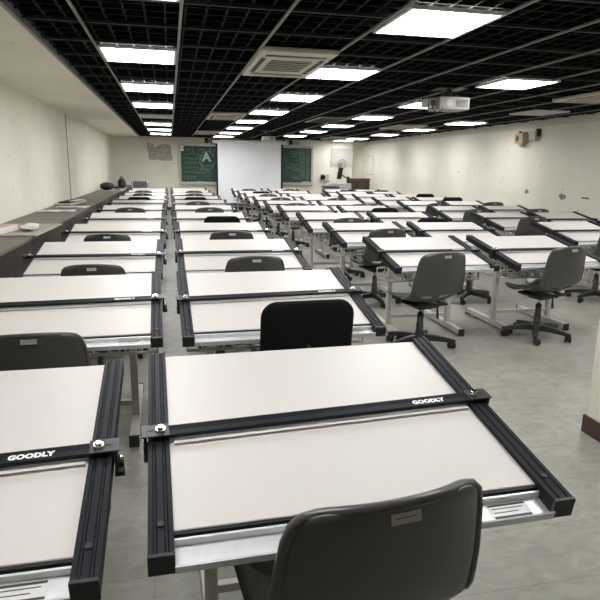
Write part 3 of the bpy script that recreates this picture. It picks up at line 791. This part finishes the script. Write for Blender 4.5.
# ------------------------------------------------------------------ right wall speakers and marks
sp1 = empty('wall_speaker', (XR, 10.28, 2.01))
MB().box(M['speakw'], -.16, -.03, -.14, .14, -.09, .10, .02, 2).prism(M['speakw'], [(-.14, -.08), (-.05, -.08), (-.05, -.15), (-.07, -.16)], 'y', -.06, .05).build('case', sp1)
MB().cyl(M['brown'], (-.155, .03, .0), (-.166, .03, .0), .055, n=16).build('cone', sp1)
MB().box(M['black'], -.05, 0, -.04, .04, .0, .12).cyl(M['black'], (-.1, .04, .1), (-.1, .04, .14), .03, n=8).build('wall_bracket', sp1)
tag(sp1, 'yellowed wall speaker high on the right wall, left of the grey one', 'speaker', 'speakers on the right wall')
sp2 = empty('wall_speaker', (XR, 9.93, 2.05))
MB().box(M['greyplastic'], -.10, -.02, -.10, .10, -.09, .09, .012, 2).build('case', sp2)
MB().box(M['black'], -.08, 0, -.12, -.06, -.02, .12).build('wall_bracket', sp2)
tag(sp2, 'grey wall speaker high on the right wall beside the yellowed one', 'speaker', 'speakers on the right wall')
def mark(Y, z, w, h, seed, label):
    rn = random.Random(seed); mb = MB(); i = mb.mi(M['smudge'])
    pts = [(w*(1+rn.uniform(-.3, .3))*math.cos(2*PI*k/14), h*(1+rn.uniform(-.4, .3))*math.sin(2*PI*k/14)) for k in range(14)]
    mb.prism(M['smudge'], pts, 'x', -.003, 0)
    o = mb.build('wall_mark', None, (XR, Y, z)); tag(o, label, 'mark', 'scuff marks on the right wall')
mark(9.02, .985, .10, .055, 1, 'dark grey scuff patch on the right wall above far tables')
mark(10.08, 1.03, .06, .05, 2, 'small faint grey scuff left of the dark one on right wall')
mark(8.42, .99, .10, .02, 5, 'thin pale grey scuff right of the dark one on right wall')

# ------------------------------------------------------------------ things on the ledge
o = MB().box(M['greysheet'], -.31, .31, -.55, .52, 0, .014, .003, 1).build('flat_board', None, (-1.45, 6.03, LZ+.0005), (0, 0, R(-2))); tag(o, 'large flat grey board lying on the ledge, overhanging its front edge', 'board')
pk = empty('paper_box', (-1.575, 5.74, LZ+.015), R(-12))
MB().box(M['paper'], -.14, .15, -.26, .16, .0, .055, .004, 1).build('box_body', pk)
MB().box(M['pink'], -.137, .147, -.25, .15, .055, .060).build('lid', pk)
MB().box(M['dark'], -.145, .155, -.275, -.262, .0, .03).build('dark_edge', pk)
tag(pk, 'pink-topped paper box on the grey board at the left photo edge', 'box')
pl = MB().blob(M['paper'], (0, 0, .03), .075, .17, .03, 4, .16, 3).build('plastic_bag', None, (-1.30, 5.90, LZ+.015)); tag(pl, 'crumpled white plastic bag on the grey board beside pink-topped box', 'bag')
def sheet(X, Y, w, d, rz, label):
    mb = MB(); n = 6; i = mb.mi(M['paper']); g0 = [[mb.bm.verts.new((-w/2+w*a/n, -d/2+d*b/n, .003+.012*math.sin(a*1.1+b*.8)**2)) for b in range(n+1)] for a in range(n+1)]
    for a in range(n):
        for b in range(n):
            f = mb.bm.faces.new([g0[a][b], g0[a+1][b], g0[a+1][b+1], g0[a][b+1]]); f.material_index = i; f.smooth = True
    o = mb.build('paper_sheet', None, (X, Y, LZ), (0, 0, rz)); tag(o, label, 'paper', 'loose papers on the ledge')
sheet(-1.50, 8.45, .46, .30, R(6), 'white paper sheet on the ledge, the nearer of two')
sheet(-1.42, 9.25, .44, .32, R(-5), 'white paper sheet on the ledge, the farther of two')
tr = MB().box(M['greyplastic'], -.12, .13, -.5, .5, 0, .03, .006, 1).box(M['dark'], -.1, .08, -.35, .42, .03, .05, .004, 1).box(M['paper'], .02, .14, -.2, .35, .05, .056).build('document_tray', None, (-1.58, 10.1, LZ+.0005), (0, 0, R(-6))); tag(tr, 'dark document tray with papers on the ledge below the wall seam', 'tray')
gs = MB().box(M['greysheet'], -.30, .30, -.8, .8, 0, .012, .003, 1).build('flat_board', None, (-1.43, 15.6, LZ+.0005)); tag(gs, 'flat grey board on the ledge under the black bag', 'board')
bg = MB().blob(M['bag'], (0, 0, .09), .17, .28, .09, 9, .12, 3).tube(M['bag'], [(.1, -.2, .1), (.2, -.28, .05), (.3, -.2, .012), (.24, .05, .012)], .012, 6).build('shoulder_bag', None, (-1.53, 15.4, LZ+.013)); tag(bg, 'slumped black bag on the far end of the ledge', 'bag')
bp = empty('backpack', (-1.30, 17.0, LZ))
MB().blob(M['bag'], (0, 0, .14), .105, .10, .14, 12, .07, 3).build('main_body', bp)
MB().blob(M['bag'], (0, -.07, .09), .075, .06, .085, 13, .06, 2).build('front_pocket', bp)
MB().tube(M['bag'], [(-.03, .02, .27), (-.025, .02, .32), (.025, .02, .32), (.03, .02, .27)], .012, 6).build('carry_handle', bp)
tag(bp, 'upright black backpack at the far end of the ledge', 'backpack')
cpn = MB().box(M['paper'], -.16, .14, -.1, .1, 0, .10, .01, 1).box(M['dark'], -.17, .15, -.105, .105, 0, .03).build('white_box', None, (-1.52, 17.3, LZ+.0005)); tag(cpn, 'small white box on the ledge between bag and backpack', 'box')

# ------------------------------------------------------------------ world and colour
w = bpy.data.worlds.new('world'); scene.world = w; w.use_nodes = True
w.node_tree.nodes['Background'].inputs['Color'].default_value = (.8, .85, .9, 1)
w.node_tree.nodes['Background'].inputs['Strength'].default_value = .03
scene.view_settings.view_transform = 'Standard'
scene.view_settings.look = 'None'
scene.view_settings.exposure = 0.
